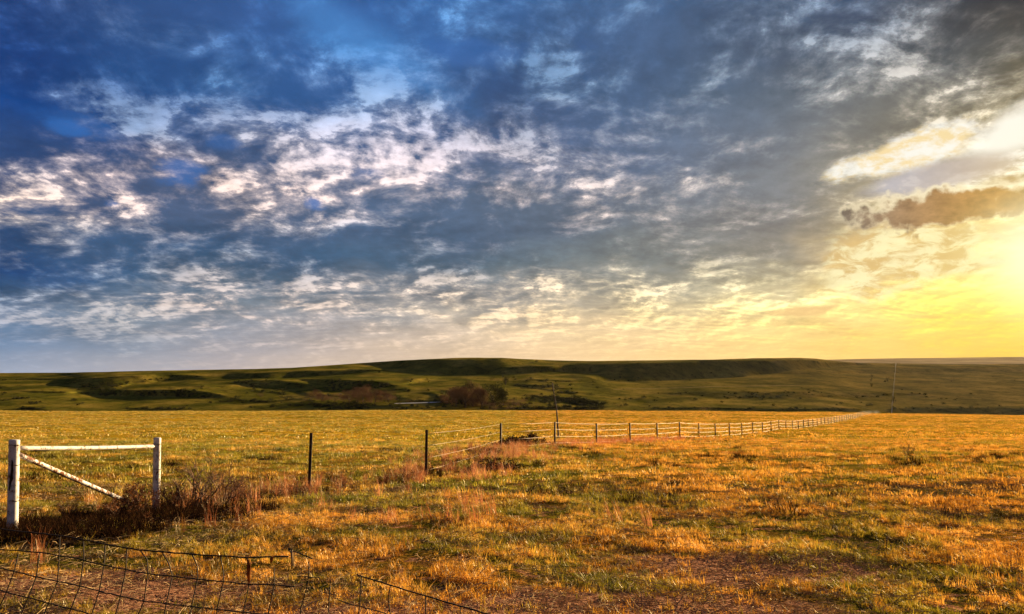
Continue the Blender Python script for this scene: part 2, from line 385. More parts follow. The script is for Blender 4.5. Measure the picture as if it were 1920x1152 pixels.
def twig_mat(name, c1, c2, trans=0.):
    m, T, pos = mat(name); n = T.noise(pos, 9, 4, .6)
    c = T.mix(T.ss(n, .35, .65), c1, c2)
    if trans:
        d = T.new('ShaderNodeBsdfDiffuse'); T.l.new(c, d.inputs[0]); t = T.new('ShaderNodeBsdfTranslucent'); T.l.new(c, t.inputs[0])
        a = T.new('ShaderNodeMixShader'); a.inputs[0].default_value = trans; T.l.new(d.outputs[0], a.inputs[1]); T.l.new(t.outputs[0], a.inputs[2])
        finish(T, a.outputs[0])
    else: finish(T, pbsdf(T, c, .85, spec=.2))
    return m
def white_paint(thr_=.575, nm='peeling_white_paint'):
    m, T, pos = mat(nm)
    n1 = T.noise(pos, 9, 8, .68, .4); n2 = T.noise(T.vm('MULTIPLY', pos, (60, 60, 9)), 1., 5, .7); n3 = T.noise(pos, 90, 4, .6)
    rust = T.mix(n3, (.10, .028, .010), (.26, .095, .03))
    white = T.mix(T.ss(n1, .4, .62), (.74, .70, .66), (.52, .46, .40))
    chip = T.ss(T.add(T.mul(n1, .62), T.mul(n2, .42)), thr_, thr_ + .015)
    sz = T.new('ShaderNodeSeparateXYZ'); T.l.new(pos, sz.inputs[0])
    white = T.mix(T.mul(T.ss(n2, .5, .66), .55), white, (.46, .27, .15))
    finish(T, pbsdf(T, T.mix(chip, white, rust), T.fmix(chip, .6, .92), bump=T.mul(chip, -1.), bd=.003)); return m
def metal(name, c1, c2, rough=.6, met=.3, sc=14):
    m, T, pos = mat(name); n = T.noise(pos, sc, 6, .65)
    finish(T, pbsdf(T, T.mix(T.ss(n, .4, .6), c1, c2), rough, met)); return m
M = dict(
    soil=soil_mat(), hill=hill_mat(),
    grass=grass_mat('pasture_grass', [(.25, (.20, .085, .010)), (.5, (.60, .31, .030)), (.8, (.86, .54, .12))], .75),
    red=grass_mat('dry_bluestem', [(.25, (.14, .040, .018)), (.5, (.38, .135, .055)), (.8, (.62, .27, .12))], .05),
    twig=twig_mat('dead_twigs', (.07, .038, .025), (.24, .13, .08)), leaf=twig_mat('rusty_leaves', (.12, .04, .015), (.42, .17, .05), .4),
    weed=twig_mat('dark_weeds', (.012, .007, .004), (.05, .022, .010), .15), straw=twig_mat('bleached_stalks', (.30, .19, .09), (.52, .37, .20), .2),
    bark=twig_mat('grey_bark', (.05, .032, .022), (.12, .08, .055)), crown=twig_mat('brown_twig_crown', (.085, .045, .026), (.24, .13, .07), .3),
    crown2=twig_mat('dark_green_crown', (.022, .026, .012), (.06, .055, .02), .15), crown3=twig_mat('tan_twig_crown', (.16, .10, .035), (.33, .21, .08), .35),
    paint=white_paint(), rusty_paint=white_paint(.512, 'rusty_white_paint'), post=metal('dark_steel', (.018, .013, .011), (.05, .03, .022), .7, .2), rail=metal('pale_pipe', (.40, .28, .18), (.20, .12, .07), .55, .2, 3),
    wire=metal('rusty_wire', (.016, .011, .009), (.045, .025, .016), .7, .3, 40), wood=metal('weathered_wood', (.05, .035, .025), (.11, .08, .055), .9, 0.),
    stone=metal('pale_stone', (.38, .33, .27), (.55, .5, .42), .9, 0., 6), dirt=twig_mat('pale_track', (.26, .19, .08), (.40, .29, .13)),
)
def flat_mat(nm, c1, c2, sc):
    m, T, pos = mat(nm); finish(T, dbsdf(T, T.mix(T.ss(T.noise(pos, sc, 5, .6), .4, .6), c1, c2))); return m
M['far_hazed'] = flat_mat('far_hazed_grass', (.20, .135, .07), (.29, .20, .105), .004)  # far ridge grass with the paleness of distance haze mixed into its colour
M['shine_post'] = flat_mat('pale_shine_and_post', (.62, .58, .50), (.78, .74, .66), .2)  # matte pale: painted sky shine of the water, also used on hill fence posts
M['dirt'] = flat_mat('pale_track', (.24, .17, .07), (.36, .25, .11), .1)

# ------------------------------------------------------------------ the ground: near pasture
UMAX = 50.0
def u_of(x, y):
    az = np.degrees(np.arctan2(x, y)); return np.tan(np.radians(np.clip(az, -UMAX, UMAX))), az
def y_edge_px(px): return (fbm(np.asarray(px, float) + 2000, np.asarray(px, float) * 0 + 3, 110, 4, 12) - .5) * 2.6 + np.interp(px, [-900, 0, 260, 480, 700, 1000, 1300, 1550, 1700, 1920, 2800], [771.5, 771.5, 772.5, 771, 770, 770.5, 771.5, 773, 775.5, 779, 782])
def depth_edge(px): return np.interp(px, [-900, 1000, 1450, 1700, 2800], [330, 330, 370, 400, 400])
def plain_z(x, y):
    x = np.asarray(x, float); y = np.asarray(y, float)
    u, az = u_of(x, y); r = np.hypot(x, y); Y = r * np.cos(np.radians(np.minimum(abs(az), UMAX)))
    px = 960 + F * u; ze = EYE + (HOR - y_edge_px(px)) / F * depth_edge(px); Ye = depth_edge(px)
    z = np.interp(Y, [0, 22, 43, 60, 80, 125, 168, 210, 260], [0, 0, -.08, -.36, -.6, -.66, -.3, .15, .75])
    t = sstep(Y, 200, Ye); z = z * (1 - t) + ze * t
    damp = 1 - sstep(Y, 150, 330)
    z = z + ((fbm(x, y, 2.2, 3, 1) - .5) * .14 + (fbm(x, y, 17, 3, 5) - .5) * .36 + (fbm(x, y, 6, 2, 15) - .5) * .16 + (fbm(x, y, .5, 2, 9) - .5) * .05) * damp * sstep(r, 0, 3)
    fade = sstep(abs(az), 60, 110)
    return z * (1 - fade * .8)
def grid_mesh(name, V, ni, nj, material, closed=False):
    me = bpy.data.meshes.new(name); V = np.asarray(V, np.float32).reshape(-1, 3)
    i = np.arange(ni - 1)[:, None]; j = np.arange(nj - (0 if closed else 1))[None]
    j2 = (j + 1) % nj
    q = np.stack([i * nj + j, i * nj + j2, (i + 1) * nj + j2, (i + 1) * nj + j], -1).reshape(-1, 4)
    me.vertices.add(len(V)); me.vertices.foreach_set('co', V.ravel())
    me.loops.add(q.size); me.loops.foreach_set('vertex_index', q.ravel().astype(np.int32))
    me.polygons.add(len(q)); me.polygons.foreach_set('loop_start', np.arange(0, q.size, 4, dtype=np.int32))
    me.polygons.foreach_set('use_smooth', [True] * len(q)); me.update(calc_edges=True); me.validate()
    me.materials.append(material); o = bpy.data.objects.new(name, me); col.objects.link(o); return o
azs = np.concatenate([np.arange(-180, -52, 2.5), np.arange(-52, 52, .14), np.arange(52, 180, 2.5)])
tt = np.concatenate([np.linspace(0, 1, 330)])
A, Tt = np.meshgrid(np.radians(azs), tt)
kk = np.cos(np.radians(np.minimum(np.abs(np.degrees(A)), UMAX))); ua = np.tan(np.radians(np.clip(np.degrees(A), -UMAX, UMAX)))
Ye = depth_edge(960 + F * ua); Yv = .35 * (Ye / .35) ** Tt; r_ = Yv / kk
X = r_ * np.sin(A); Yy = r_ * np.cos(A); Z = plain_z(X, Yy)
# lip: drops away behind the edge
ext = []
for dY, dz in ((25, -1.2), (80, -9), (400, -24)):
    rr = (Ye[-1] + dY) / kk[-1]; ext.append(np.stack([rr * np.sin(A[-1]), rr * np.cos(A[-1]), Z[-1] + dz], -1))
V = np.concatenate([np.stack([X, Yy, Z], -1), np.array(ext)], 0)
V = np.concatenate([np.repeat(np.array([[[0, 0, float(plain_z(0., .3))]]]), V.shape[1], 1), V], 0)
g = grid_mesh('ground', V[:, :, :], V.shape[0], V.shape[1], M['soil'], True); tag(g, 'rough pasture ground under the grass', None, None, 'structure')
far = MB(); n = 64
far.v = [(0, 0, -40)] + [(math.sin(2 * math.pi * i / n) * 7000, math.cos(2 * math.pi * i / n) * 7000, -40) for i in range(n)]
far.f = [(0, 1 + (i + 1) % n, 1 + i) for i in range(n)]
o = far.build('plain', M['hill'], smooth=False); tag(o, 'open prairie reaching to the horizon', None, None, 'structure')

# ------------------------------------------------------------------ the hills: benches and steep scarps
SKYL = [(-900,702),(0,699.5),(130,699),(260,696),(390,693.5),(480,692.2),(545,690),(600,686.5),(650,683),(740,676.7),(800,673.5),(850,671.5),(900,670.8),(940,671),(970,673),(1040,676),(1100,677),(1200,676),(1310,675),(1420,672),(1500,671),(1530,672.5),(1560,676.5),(1610,680.5),(1680,682),(1800,683),(1920,683),(2800,680)]
BANDS = [ # (weight, [(px, top, bottom)...])
 (1, [(118,716,718),(150,710,731),(175,707,739),(205,705,739),(240,704.5,722),(300,703.5,715),(345,704,711),(385,705,706)]),
 (1, [(135,728,735),(180,730,741),(260,732,743),(330,732,744),(380,733,745),(420,742,746)]),
 (1, [(430,702,703),(455,699,706),(480,698.5,711),(530,697,709),(600,695,705),(660,693.5,702),(725,693,694)]),
 (1, [(436,717,719),(460,715,724),(490,713,731),(520,712,729),(560,717,729),(590,724,727)]),
 (1, [(555,710,713),(600,712.5,717),(640,714,726),(680,716,729),(720,716,729),(742,723,725)]),
 (1, [(752,720,722),(770,714,721),(800,710,719),(820,714,716)]),
 (.95, [(650,683.4,685),(700,680,684),(740,678,688),(790,675.5,694),(850,673,692),(920,672.3,690),(970,674.5,685),(1015,678,680)]),
 (1, [(765,692,695),(790,690,702),(850,688,704.5),(920,688,703),(1000,686,700),(1060,685,697),(1115,684.5,696),(1128,683.5,716),(1160,683,718),(1200,681,716),(1300,677.3,709.5),(1400,674.5,707),(1450,673.8,700),(1500,673,693),(1550,677,690.5),(1600,681,686),(1640,683.5,685)]),
 (.75, [(1435,697,699),(1480,696.5,703),(1600,695,703),(1700,690,701),(1800,689,699),(1920,689,700),(2600,690,700)]),
 (.9, [(950,722,724),(1000,722,727),(1055,724,727)]), (.9, [(985,711,713),(1060,713,716),(1110,716,718)]),
 (1, [(1050,733,736),(1085,734,741),(1105,735,737)]), (1, [(980,741,744),(1040,744,749),(1080,747,759),(1112,751,760),(1135,757,759)]),
 (1, [(900,763,767),(1000,764,768),(1084,763,768),(1131,766,768)]),
 (.7, [(1225,737,739),(1290,734,742),(1340,733.5,748),(1430,733,748),(1500,734,746),(1600,735,745),(1700,737,743),(1760,738,740)]),
 (.6, [(1440,719,720),(1500,716,719),(1600,715,718),(1680,717,718)]),
 (.9, [(1215,766,768),(1330,764.5,768.5),(1480,766,770),(1520,768,771),(1560,765,773),(1620,767.5,773)]),
 (.8, [(1650,768,774),(1700,764,776),(1800,763,777),(1920,765,780),(2600,765,780)]),
 (.8, [(40,734,736),(100,733.5,737),(165,736,738)]), (.8, [(-800,712,716),(0,711,713),(60,709,712),(110,711,712)]),
 (.9, [(225,765,767),(300,766,769),(350,766,768)]), (.8, [(30,766,768),(90,767,770)]),
 (.55, [(560,768,769),(640,764,769),(700,760,768),(760,761,767),(830,765,767)]),
 (1, [(760,752,755),(840,750,757),(900,752,759),(990,757,760)]),
 (.9, [(520,724,727),(580,739,742),(650,741,744)]), (.5, [(400,752,754),(500,751,754)]),
 (.6, [(1040,722,724),(1120,719,724),(1130,724,725)]), (.6,[(1150,748,750),(1210,746,750),(1240,748,749)]),
]
pxs = np.arange(-860, 2780, 3.5); NR = 150
ys_all = np.linspace(0, 1, NR)
yf = y_edge_px(pxs) + 1.2; yt = np.interp(pxs, [p[0] for p in SKYL], [p[1] for p in SKYL])
yf = yf - 0; yt = yt + (fbm(pxs, pxs * 0, 60, 3, 2) - .5) * 1.0
PY = yf[None] + (yt - yf)[None] * ys_all[:, None]           # row 0 = foot, last = skyline
PX = np.repeat(pxs[None], NR, 0)
wob = (fbm(PX, PY * 4, 60, 5, 3) - .5) * 9.0
D = np.zeros_like(PX)
for wgt, pts in BANDS:
    p = np.array(pts, float); tp = np.interp(pxs, p[:, 0], p[:, 1]); bt = np.interp(pxs, p[:, 0], p[:, 2])
    ends = sstep(pxs, p[0, 0] - 4, p[0, 0] + 12) * (1 - sstep(pxs, p[-1, 0] - 12, p[-1, 0] + 4))
    q = PY + wob * np.clip((bt - tp) / 9, .3, .9)[None]
    e = .9
    d = sstep(q, tp[None] - e, tp[None] + e) * (1 - sstep(q, bt[None] - e, bt[None] + e)) * ends[None] * wgt
    D = np.maximum(D, d)
rid = 1 - abs(2 * fbm(PX + 2.2 * wob, PY * 5.5, 70, 4, 16) - 1); reg = sstep(PX, 380, 520) * (1 - sstep(PX, 1120, 1200)) * sstep(PY, 702, 712) * (1 - sstep(PY, 762, 767)) + .35 * sstep(PX, 1150, 1300) * sstep(PY, 725, 735) * (1 - sstep(PY, 762, 767))
D = np.maximum(D, sstep(rid, .915, .96) * reg * .95)
small = fbm(PX, PY * 7, 38, 4, 6); D = np.maximum(D, sstep(small, .66, .74) * .55 * (1 - sstep(PY, 758, 768)))
mg = 0.098 + (fbm(PX, PY * 5, 120, 3, 8) - .5) * .03
slope = mg * (1 - D) + .50 * D
sight = (HOR - PY) / F
dl = np.zeros_like(PX)
dy = -(np.diff(PY, axis=0)); ms = .5 * (slope[1:] + slope[:-1]); sg = .5 * (sight[1:] + sight[:-1])
dl[1:] = np.cumsum(dy / F / np.maximum(ms - sg, .018), axis=0)
# keep far depth similar from column to column
def blur(a, k):
    ker = np.hanning(2 * k + 1); ker /= ker.sum(); ap = np.pad(a, ((0, 0), (k, k)), mode='edge')
    return np.stack([np.convolve(r, ker, 'valid') for r in ap])
# a smooth overall rise; scarps take their depth from the benches next to them, so the crest stays even
base_rate = 1 / F / np.maximum(.125 - sg, .028)
Dm = blur(.5 * (D[1:] + D[:-1]), 3)
kern = np.exp(-.5 * (np.arange(-45, 46) / 15.) ** 2); kern /= kern.sum()
Dp = np.pad(Dm, ((45, 45), (0, 0)), mode='edge'); Dv = np.stack([np.convolve(Dp[:, j], kern, 'valid') for j in range(Dp.shape[1])], 1)
Dv = blur(Dv, 14)
und = (fbm(PX[1:], PY[1:] * 5, 90, 4, 8) - .5) * .7
rate = base_rate * np.clip(((1 + und) + .9 * Dv) * (1 - Dm) + .13 * Dm, .04, 3)
# relief that follows the wanted slopes as well as a sheet without sideways creases can
LAM = 0.2
rr_ = rate * dy; nv, nu = PX.shape
div = np.zeros_like(PX); div[:-1] += -rr_; div[1:] += rr_
ev = np.concatenate([div, div[::-1]], 0); ev = np.concatenate([ev, ev[:, ::-1]], 1)
kv = 2 - 2 * np.cos(np.pi * np.arange(2 * nv) / nv); ku = 2 - 2 * np.cos(np.pi * np.arange(2 * nu) / nu)
den = kv[:, None] + LAM * ku[None]; den[0, 0] = 1; fh = np.fft.fft2(ev) / den; fh[0, 0] = 0
L_ = np.real(np.fft.ifft2(fh))[:nv, :nu]
gv = np.maximum(np.diff(L_, axis=0), .00003); dl2 = np.concatenate([L_[:1] - L_[0].min(), L_[:1] - L_[0].min() + np.cumsum(gv, 0)], 0)
print('foot spread', L_[0].max() - L_[0].min())
Yh = (depth_edge(pxs) + 70)[None] * np.exp(dl2)
t = (576 - PY) / F; dirx = (PX - 960) / F; diry = CT - t * ST; dirz = ST + t * CT
K = Yh / diry; HV = np.stack([dirx * K, Yh, EYE + dirz * K], -1)
foot = HV[0].copy(); foot[:, 1] -= 30; foot[:, 2] -= 8
back = []
for dY, dz in ((60, -3), (250, -25), (1500, -110)):
    b = HV[-1].copy(); s_ = (b[:, 1] + dY) / b[:, 1]; b[:, 0] *= s_; b[:, 1] += dY; b[:, 2] += dz; back.append(b)
HVx = np.concatenate([foot[None], HV, np.array(back)], 0)
o = grid_mesh('hills', HVx, HVx.shape[0], HVx.shape[1], M['hill']); tag(o, 'rolling green hills with dark shaded scarps behind the pasture', None, None, 'structure')
print('hill depth range', Yh[-1].min(), Yh[-1].max())
def on_hill(px, py, lift=0.):
    i = int(round((px - pxs[0]) / 3.5)); cY = np.interp(-py, -PY[:, i], Yh[:, i]); p = P(px, py, float(cY)); p.z += lift; return p
# farther pale ridge at the right
rp = np.arange(1380, 2900, 12.); top = np.interp(rp, [1380, 1550, 1680, 1920, 2900], [679, 674.8, 672.2, 669.5, 668]) + (fbm(rp, rp * 0, 90, 3, 4) - .5) * .6
rows = []
for Yd, off in ((2600, 30), (3400, 12), (3900, 4), (4300, 0), (4600, 2), (6000, 40)):
    rows.append([P(a, b + off, Yd) for a, b in zip(rp, top)])
o = grid_mesh('distant_ridge', np.array([[tuple(q) for q in r] for r in rows]), len(rows), len(rp), M['far_hazed']); tag(o, 'far pale ridge on the right of the skyline', None, None, 'structure')

def strip(name, pts, w, material, lift, label):
    """a ribbon lying on the hillside"""
    b = MB()
    for i, (px, py) in enumerate(pts):
        wpx = w if not hasattr(w, '__len__') else w[i]
        b.v += [tuple(on_hill(px, py + wpx / 2, lift)), tuple(on_hill(px, py - wpx / 2, lift))]
        if i: k = len(b.v); b.f.append((k - 4, k - 2, k - 1, k - 3))
    return tag(b.build(name, material), label, None, None, 'structure')
def dense(pts, st=6):
    out = []
    for (a, b), (c, d) in zip(pts, pts[1:]):
        k = max(1, int(abs(c - a) / st)); out += [(a + (c - a) * i / k, b + (d - b) * i / k) for i in range(k)]
    return out + [pts[-1]]
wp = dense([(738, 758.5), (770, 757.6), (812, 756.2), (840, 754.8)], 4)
strip('water_strip', wp, [.3 + 1.2 * math.sin(math.pi * i / (len(wp) - 1)) ** .6 for i in range(len(wp))], M['shine_post'], .5, 'thin bright strip of water at the foot of the hills, sky reflection put into its pale colour')  # matte strip for water; its sky reflection is put into the colour
strip('track', dense([(1150, 730.5), (1200, 729.5), (1250, 728.5), (1310, 726.5), (1400, 724.5), (1500, 723)]), .45, M['dirt'], .12, 'faint pale track across the hillside')

# ------------------------------------------------------------------ grass
def tuft(n, rad, h0, h1, w, bend, seed):
    random.seed(seed); b = MB()
    for i in range(n):
        a = random.uniform(0, 6.283); r = rad * math.sqrt(random.random()); h = random.uniform(h0, h1)
        d = random.uniform(0, 6.283); b.blade(Vector((r * math.cos(a), r * math.sin(a), -.02)), Vector((math.cos(d), math.sin(d), 0)), w * random.uniform(.6, 1.3), h, h * random.uniform(.1, bend))
    return b
def stuff(name, label, cat, tufts, material, pts, scl, tone, idx, tilt=.15):
    """one uncountable cover: tufts set on computed points with geometry nodes"""
    cl = bpy.data.collections.new(name + '_tufts')
    for i, b in enumerate(tufts):
        m = b.mesh('tuft'); m.materials.append(material); o = bpy.data.objects.new('tuft_%02d' % i, m); cl.objects.link(o)
    me = bpy.data.meshes.new(name); n = len(pts); me.vertices.add(n); me.vertices.foreach_set('co', np.asarray(pts, np.float32).ravel())
    def at(nm, ty, v, key='value'):
        a = me.attributes.new(nm, ty, 'POINT'); a.data.foreach_set(key, np.asarray(v).ravel())
    at('idx', 'INT', np.asarray(idx, np.int32)); at('scl', 'FLOAT', np.asarray(scl, np.float32)); at('tone', 'FLOAT', np.asarray(tone, np.float32))
    rot = np.stack([rng.normal(0, tilt, n), rng.normal(0, tilt, n), rng.random(n) * 6.283], -1).astype(np.float32); at('rot', 'FLOAT_VECTOR', rot, 'vector')
    me.materials.append(material)
    o = bpy.data.objects.new(name, me); col.objects.link(o); tag(o, label, cat, None, 'stuff')
    ng = bpy.data.node_groups.new(name, 'GeometryNodeTree')
    ng.interface.new_socket('Geometry', in_out='INPUT', socket_type='NodeSocketGeometry'); ng.interface.new_socket('Geometry', in_out='OUTPUT', socket_type='NodeSocketGeometry')
    N = ng.nodes; L = ng.links; gi = N.new('NodeGroupInput'); go = N.new('NodeGroupOutput'); ip = N.new('GeometryNodeInstanceOnPoints')
    mp = N.new('GeometryNodeMeshToPoints'); L.new(gi.outputs[0], mp.inputs[0])
    ci = N.new('GeometryNodeCollectionInfo'); ci.inputs[0].default_value = cl; ci.inputs[1].default_value = True; ci.inputs[2].default_value = True
    L.new(mp.outputs[0], ip.inputs['Points']); L.new(ci.outputs[0], ip.inputs['Instance']); ip.inputs['Pick Instance'].default_value = True
    def na(nm, ty):
        q = N.new('GeometryNodeInputNamedAttribute'); q.data_type = ty; q.inputs[0].default_value = nm; return q.outputs[0]
    L.new(na('idx', 'INT'), ip.inputs['Instance Index']); er = N.new('FunctionNodeEulerToRotation'); L.new(na('rot', 'FLOAT_VECTOR'), er.inputs[0]); L.new(er.outputs[0], ip.inputs['Rotation'])
    L.new(na('scl', 'FLOAT'), ip.inputs['Scale']); L.new(ip.outputs[0], go.inputs[0])
    md = o.modifiers.new('scatter', 'NODES'); md.node_group = ng; return o
def scatter(y0, y1, dens, umax=.78):
    """random points over the pasture between two depths"""
    n = int(dens * umax * (y1 * y1 - y0 * y0)); y = np.sqrt(rng.random(n) * (y1 * y1 - y0 * y0) + y0 * y0)
    x = (rng.random(n) * 2 - 1) * umax * y; return x, y
# the fence line with its tall dry growth
LINE = [(-8.3, 8.5), (-7.2, 11.2), (-6.6, 14.3), (-4.6, 17.6), (-2.4, 22.0), (-1.3, 29.), (-.45, 37.7), (2.4, 43.), (40, 113.), (120, 262.)]
def line_dist(x, y):
    d = np.full(np.shape(x), 1e9)
    for (a, b), (c, e) in zip(LINE, LINE[1:]):
        vx, vy = c - a, e - b; t = np.clip(((x - a) * vx + (y - b) * vy) / (vx * vx + vy * vy), 0, 1)
        d = np.minimum(d, np.hypot(x - a - t * vx, y - b - t * vy))
    return d
def bare(x, y):
    """0..1 bare soil patches"""
    b = sstep(fbm(x, y, 1.7, 4, 21), .56, .70) * .8
    for (cx, cy, rx, ry) in ((.9, 7.0, 1.7, .7), (2.6, 9.1, 1.5, .8), (-4.6, 7.6, 1.6, .8), (-2.6, 7.7, 1.0, .45), (-1.2, 6.6, .7, .3), (5.9, 6.9, .6, .5), (-5.2, 9.3, .9, .3)):
        b = np.maximum(b, sstep(1.25 - np.hypot((x - cx) / rx, (y - cy) / ry) + (fbm(x, y, .6, 3, 31) - .5) * 1.5, 0, .6))
    return b
TN = [tuft(38, .09, .012, .045, .0055, 1.4, s_) for s_ in range(5)] + [tuft(22, .045, .04, .105, .005, 1.0, s_) for s_ in range(20, 24)]
TM = [tuft(34, .20, .02, .08, .012, 1.3, s_) for s_ in range(5)] + [tuft(22, .12, .06, .15, .010, 1.0, s_) for s_ in range(20, 23)]
TF = [tuft(34, .7, .05, .15, .045, 1.2, s_) for s_ in range(5)]
def lay(name, label, tufts, material, xy, keep, s0, s1, nshort):
    x, y = xy; k = rng.random(len(x)) < keep(x, y); x, y = x[k], y[k]; n = len(x)
    cl_ = fbm(x, y, .9, 3, 41)
    sc = (s0 + (s1 - s0) * rng.random(n)) * (.55 + 1.0 * cl_)
    idx = np.where(rng.random(n) < .72 + .5 * (.5 - cl_), rng.integers(0, nshort, n), rng.integers(nshort, max(len(tufts), nshort + 1), n) % len(tufts))
    tone = np.clip(.5 + (rng.random(n) - .5) * .7 + (fbm(x, y, .7, 3, 51) - .5) * 1.3, 0, 1)
    print(name, n); return stuff(name, label, 'grass', tufts, material, np.stack([x, y, plain_z(x, y)], -1), sc, tone, idx)
gap = lambda x, y: np.clip(.08 + 1.4 * sstep(fbm(x, y, .55, 4, 61), .38, .56), 0, 1)
lay('grass', 'short green and straw coloured grass of the near pasture', TN, M['grass'], scatter(3.5, 16, 290), lambda x, y: (1 - .9 * bare(x, y)) * gap(x, y), .6, 1.4, 5)
lay('grass', 'yellow green pasture grass in the middle distance', TM, M['grass'], scatter(15, 62, 21), lambda x, y: (1 - .8 * bare(x, y) * (y < 30)) * gap(x, y), .7, 1.4, 5)
lay('grass', 'golden pasture grass far out towards the hills', TF, M['grass'], scatter(60, 330, .75), lambda x, y: np.clip(.25 + 1.6 * sstep(fbm(x, y, 7, 3, 71), .35, .6), 0, 1), .6, 1.3, 5)
lay('weeds', 'dark weedy streaks lying across the far pasture', TF, M['crown2'], scatter(45, 345, .55), lambda x, y: sstep(fbm(x, y * 1.5, 26, 3, 111), .58, .66) * sstep(fbm(x, y * 2, 6, 2, 113), .4, .55) * .8 * (x < .75 * y), .35, .8, 5)
TR = [tuft(30, .10, .18, .48, .005, .5, s_) for s_ in range(40, 45)]
def redd(x, y):
    d = line_dist(x, y); w = .55 + .035 * y
    k = 1.5 * np.exp(-(d / w) ** 2) * sstep(fbm(x, y, 1.6, 3, 81), .36, .56)
    right = 0
    band = np.exp(-(((y - (12.5 + .0 * x)) / 3.2) ** 2)) * np.exp(-((x + 2.6) / 3.2) ** 2) * .35 * sstep(fbm(x, y, 1.3, 3, 95), .45, .6)
    return np.clip((k + right + band) * (1 - .9 * sstep(1.4 - np.hypot((x + 6.9) / 2.0, (y - 11.6) / 1.8), 0, .4)), 0, 1)
lay('dry_grass', 'tall reddish dry grass growing along the fence line', TR, M['red'], scatter(9, 60, 9), redd, .45, 1.15, 5)
# straw litter and stalks
TS = []
for s_ in range(4):
    random.seed(90 + s_); b = MB()
    for i in range(16):
        a = random.uniform(0, 6.28); p = Vector((random.uniform(-.2, .2), random.uniform(-.2, .2), .01)); l = random.uniform(.05, .16)
        q = p + Vector((math.cos(a), math.sin(a), random.uniform(0, .12))) * l; b.tube([p, (p + q) / 2 + Vector((0, 0, .01)), q], [.002, .0018, .001], 3, False)
    TS.append(b)
lay('dry_grass', 'bleached straw and dead stalks lying on the bare soil', TS, M['straw'], scatter(4, 20, 32), lambda x, y: .25 + .75 * bare(x, y), .7, 1.6, 4)

# ------------------------------------------------------------------ white corner brace
def gz(x, y): return float(plain_z(x, y))
pa = P(27, 985, 11.2); pb = P(295, 945, 14.3); pa.z = gz(pa.x, pa.y); pb.z = gz(pb.x, pb.y)
ta = P(27, 826, 11.2); tb = P(295, 822, 14.3)
br = empty('corner_brace', (pa.x, pa.y, pa.z)); tag(br, 'white painted pipe corner brace of the fence with rust and peeling paint', 'fence brace')
def post_mesh(base, top, r):
    b = MB(); t = Vector((top.x, top.y, top.z)); bs = Vector((base.x, base.y, base.z - .3)); n = 26
    pts = [bs.lerp(t, i / n) for i in range(n + 1)]; rad = [r] * (n + 1)
    pts += [t + Vector((0, 0, .006)), t + Vector((0, 0, .012))]; rad += [r * .97, r * .6]
    b.tube(pts, rad, 20); return b
post_mesh(pa, ta, .069).build('post', M['paint'], br); post_mesh(pb, tb, .064).build('post', M['paint'], br)
def lerp_pipe(a, b, r, sag=0.):
    pts = [a.lerp(b, i / 20) - Vector((0, 0, sag * math.sin(math.pi * i / 20))) for i in range(21)]; q = MB(); q.tube(pts, r, 14); return q
ra, rb = P(33, 840.5, 11.25), P(290, 837, 14.25)
lerp_pipe(ra, rb, .032, .012).build('top_rail', M['paint'], br)
da, db = P(33, 852, 11.25), P(236, 940, 13.7)
lerp_pipe(da, db, .036).build('diagonal_brace', M['rusty_paint'], br)
for py in (835, 872, 939):
    c = P(27, py, 11.2); b = MB(); b.tube([c + Vector((.073 * math.cos(a), .073 * math.sin(a), .004 * math.sin(3 * a))) for a in np.linspace(0, 2 * math.pi, 25)], .0042, 5); b.build('wire_band', M['wire'], br)
for py in (833, 880):
    c = P(295, py, 14.3); b = MB(); b.tube([c + Vector((.068 * math.cos(a), .068 * math.sin(a), .004 * math.sin(3 * a))) for a in np.linspace(0, 2 * math.pi, 25)], .0042, 5); b.build('wire_band', M['wire'], br)
# patch of bare rust on the near post
b = MB(); c = P(27, 893, 11.2)
prof = [(-.20, .004), (-.16, .012), (-.09, .016), (-.03, .034), (.03, .028), (.08, .036), (.13, .022), (.19, .026), (.23, .006)]
for i, (dz, w) in enumerate(prof):
    for s_ in (-1, 0, 1):
        a = -math.pi / 2 - .12 + s_ * w / .071 + random.uniform(-.05, .05); b.v.append((c.x + .0715 * math.cos(a), c.y + .0715 * math.sin(a), c.z + dz))
    if i: k = 3 * i; b.f += [(k - 3, k - 2, k + 1, k), (k - 2, k - 1, k + 2, k + 1)]
o = b.build('rust_patch', M['wire'], br); o['label'] = 'dark rusty scar on the near white post'

# ------------------------------------------------------------------ wire fence on steel line posts
wf = empty('wire_fence', (-4.6, 17.6, gz(-4.6, 17.6))); tag(wf, 'wire fence on thin dark steel posts running from the white brace', 'fence')
def tpost(px, pyb, pyt, Y, par, w=.028):
    t = P(px, pyt, Y); base = Vector((t.x, Y, gz(t.x, Y) - .25)); b = MB(); lean = random.uniform(-.01, .01)
    t.x += lean
    # T-section with studs
    for (sx, sy) in ((w * 1.15, .006), (.006, w)):
        q = len(b.v)
        for p, z_ in ((base, base.z), (t, t.z)):
            for i, j in ((-1, -1), (1, -1), (1, 1), (-1, 1)): b.v.append((p.x + i * sx, p.y + j * sy + (.0 if sx > sy else w), z_))
        b.f += [(q, q + 1, q + 5, q + 4), (q + 1, q + 2, q + 6, q + 5), (q + 2, q + 3, q + 7, q + 6), (q + 3, q, q + 4, q + 7), (q + 4, q + 5, q + 6, q + 7)]
    z_ = t.z - .06
    while z_ > base.z + .4:
        b.quad(Vector((t.x, Y - .014, z_)), Vector((w * .5, 0, 0)), Vector((0, 0, .012))); z_ -= .055
    b.build('post', M['post'], par, False); return t
t1 = tpost(583, 912, 812, 17.6, wf); t2 = tpost(800, 885, 806, 22.0, wf, .032)
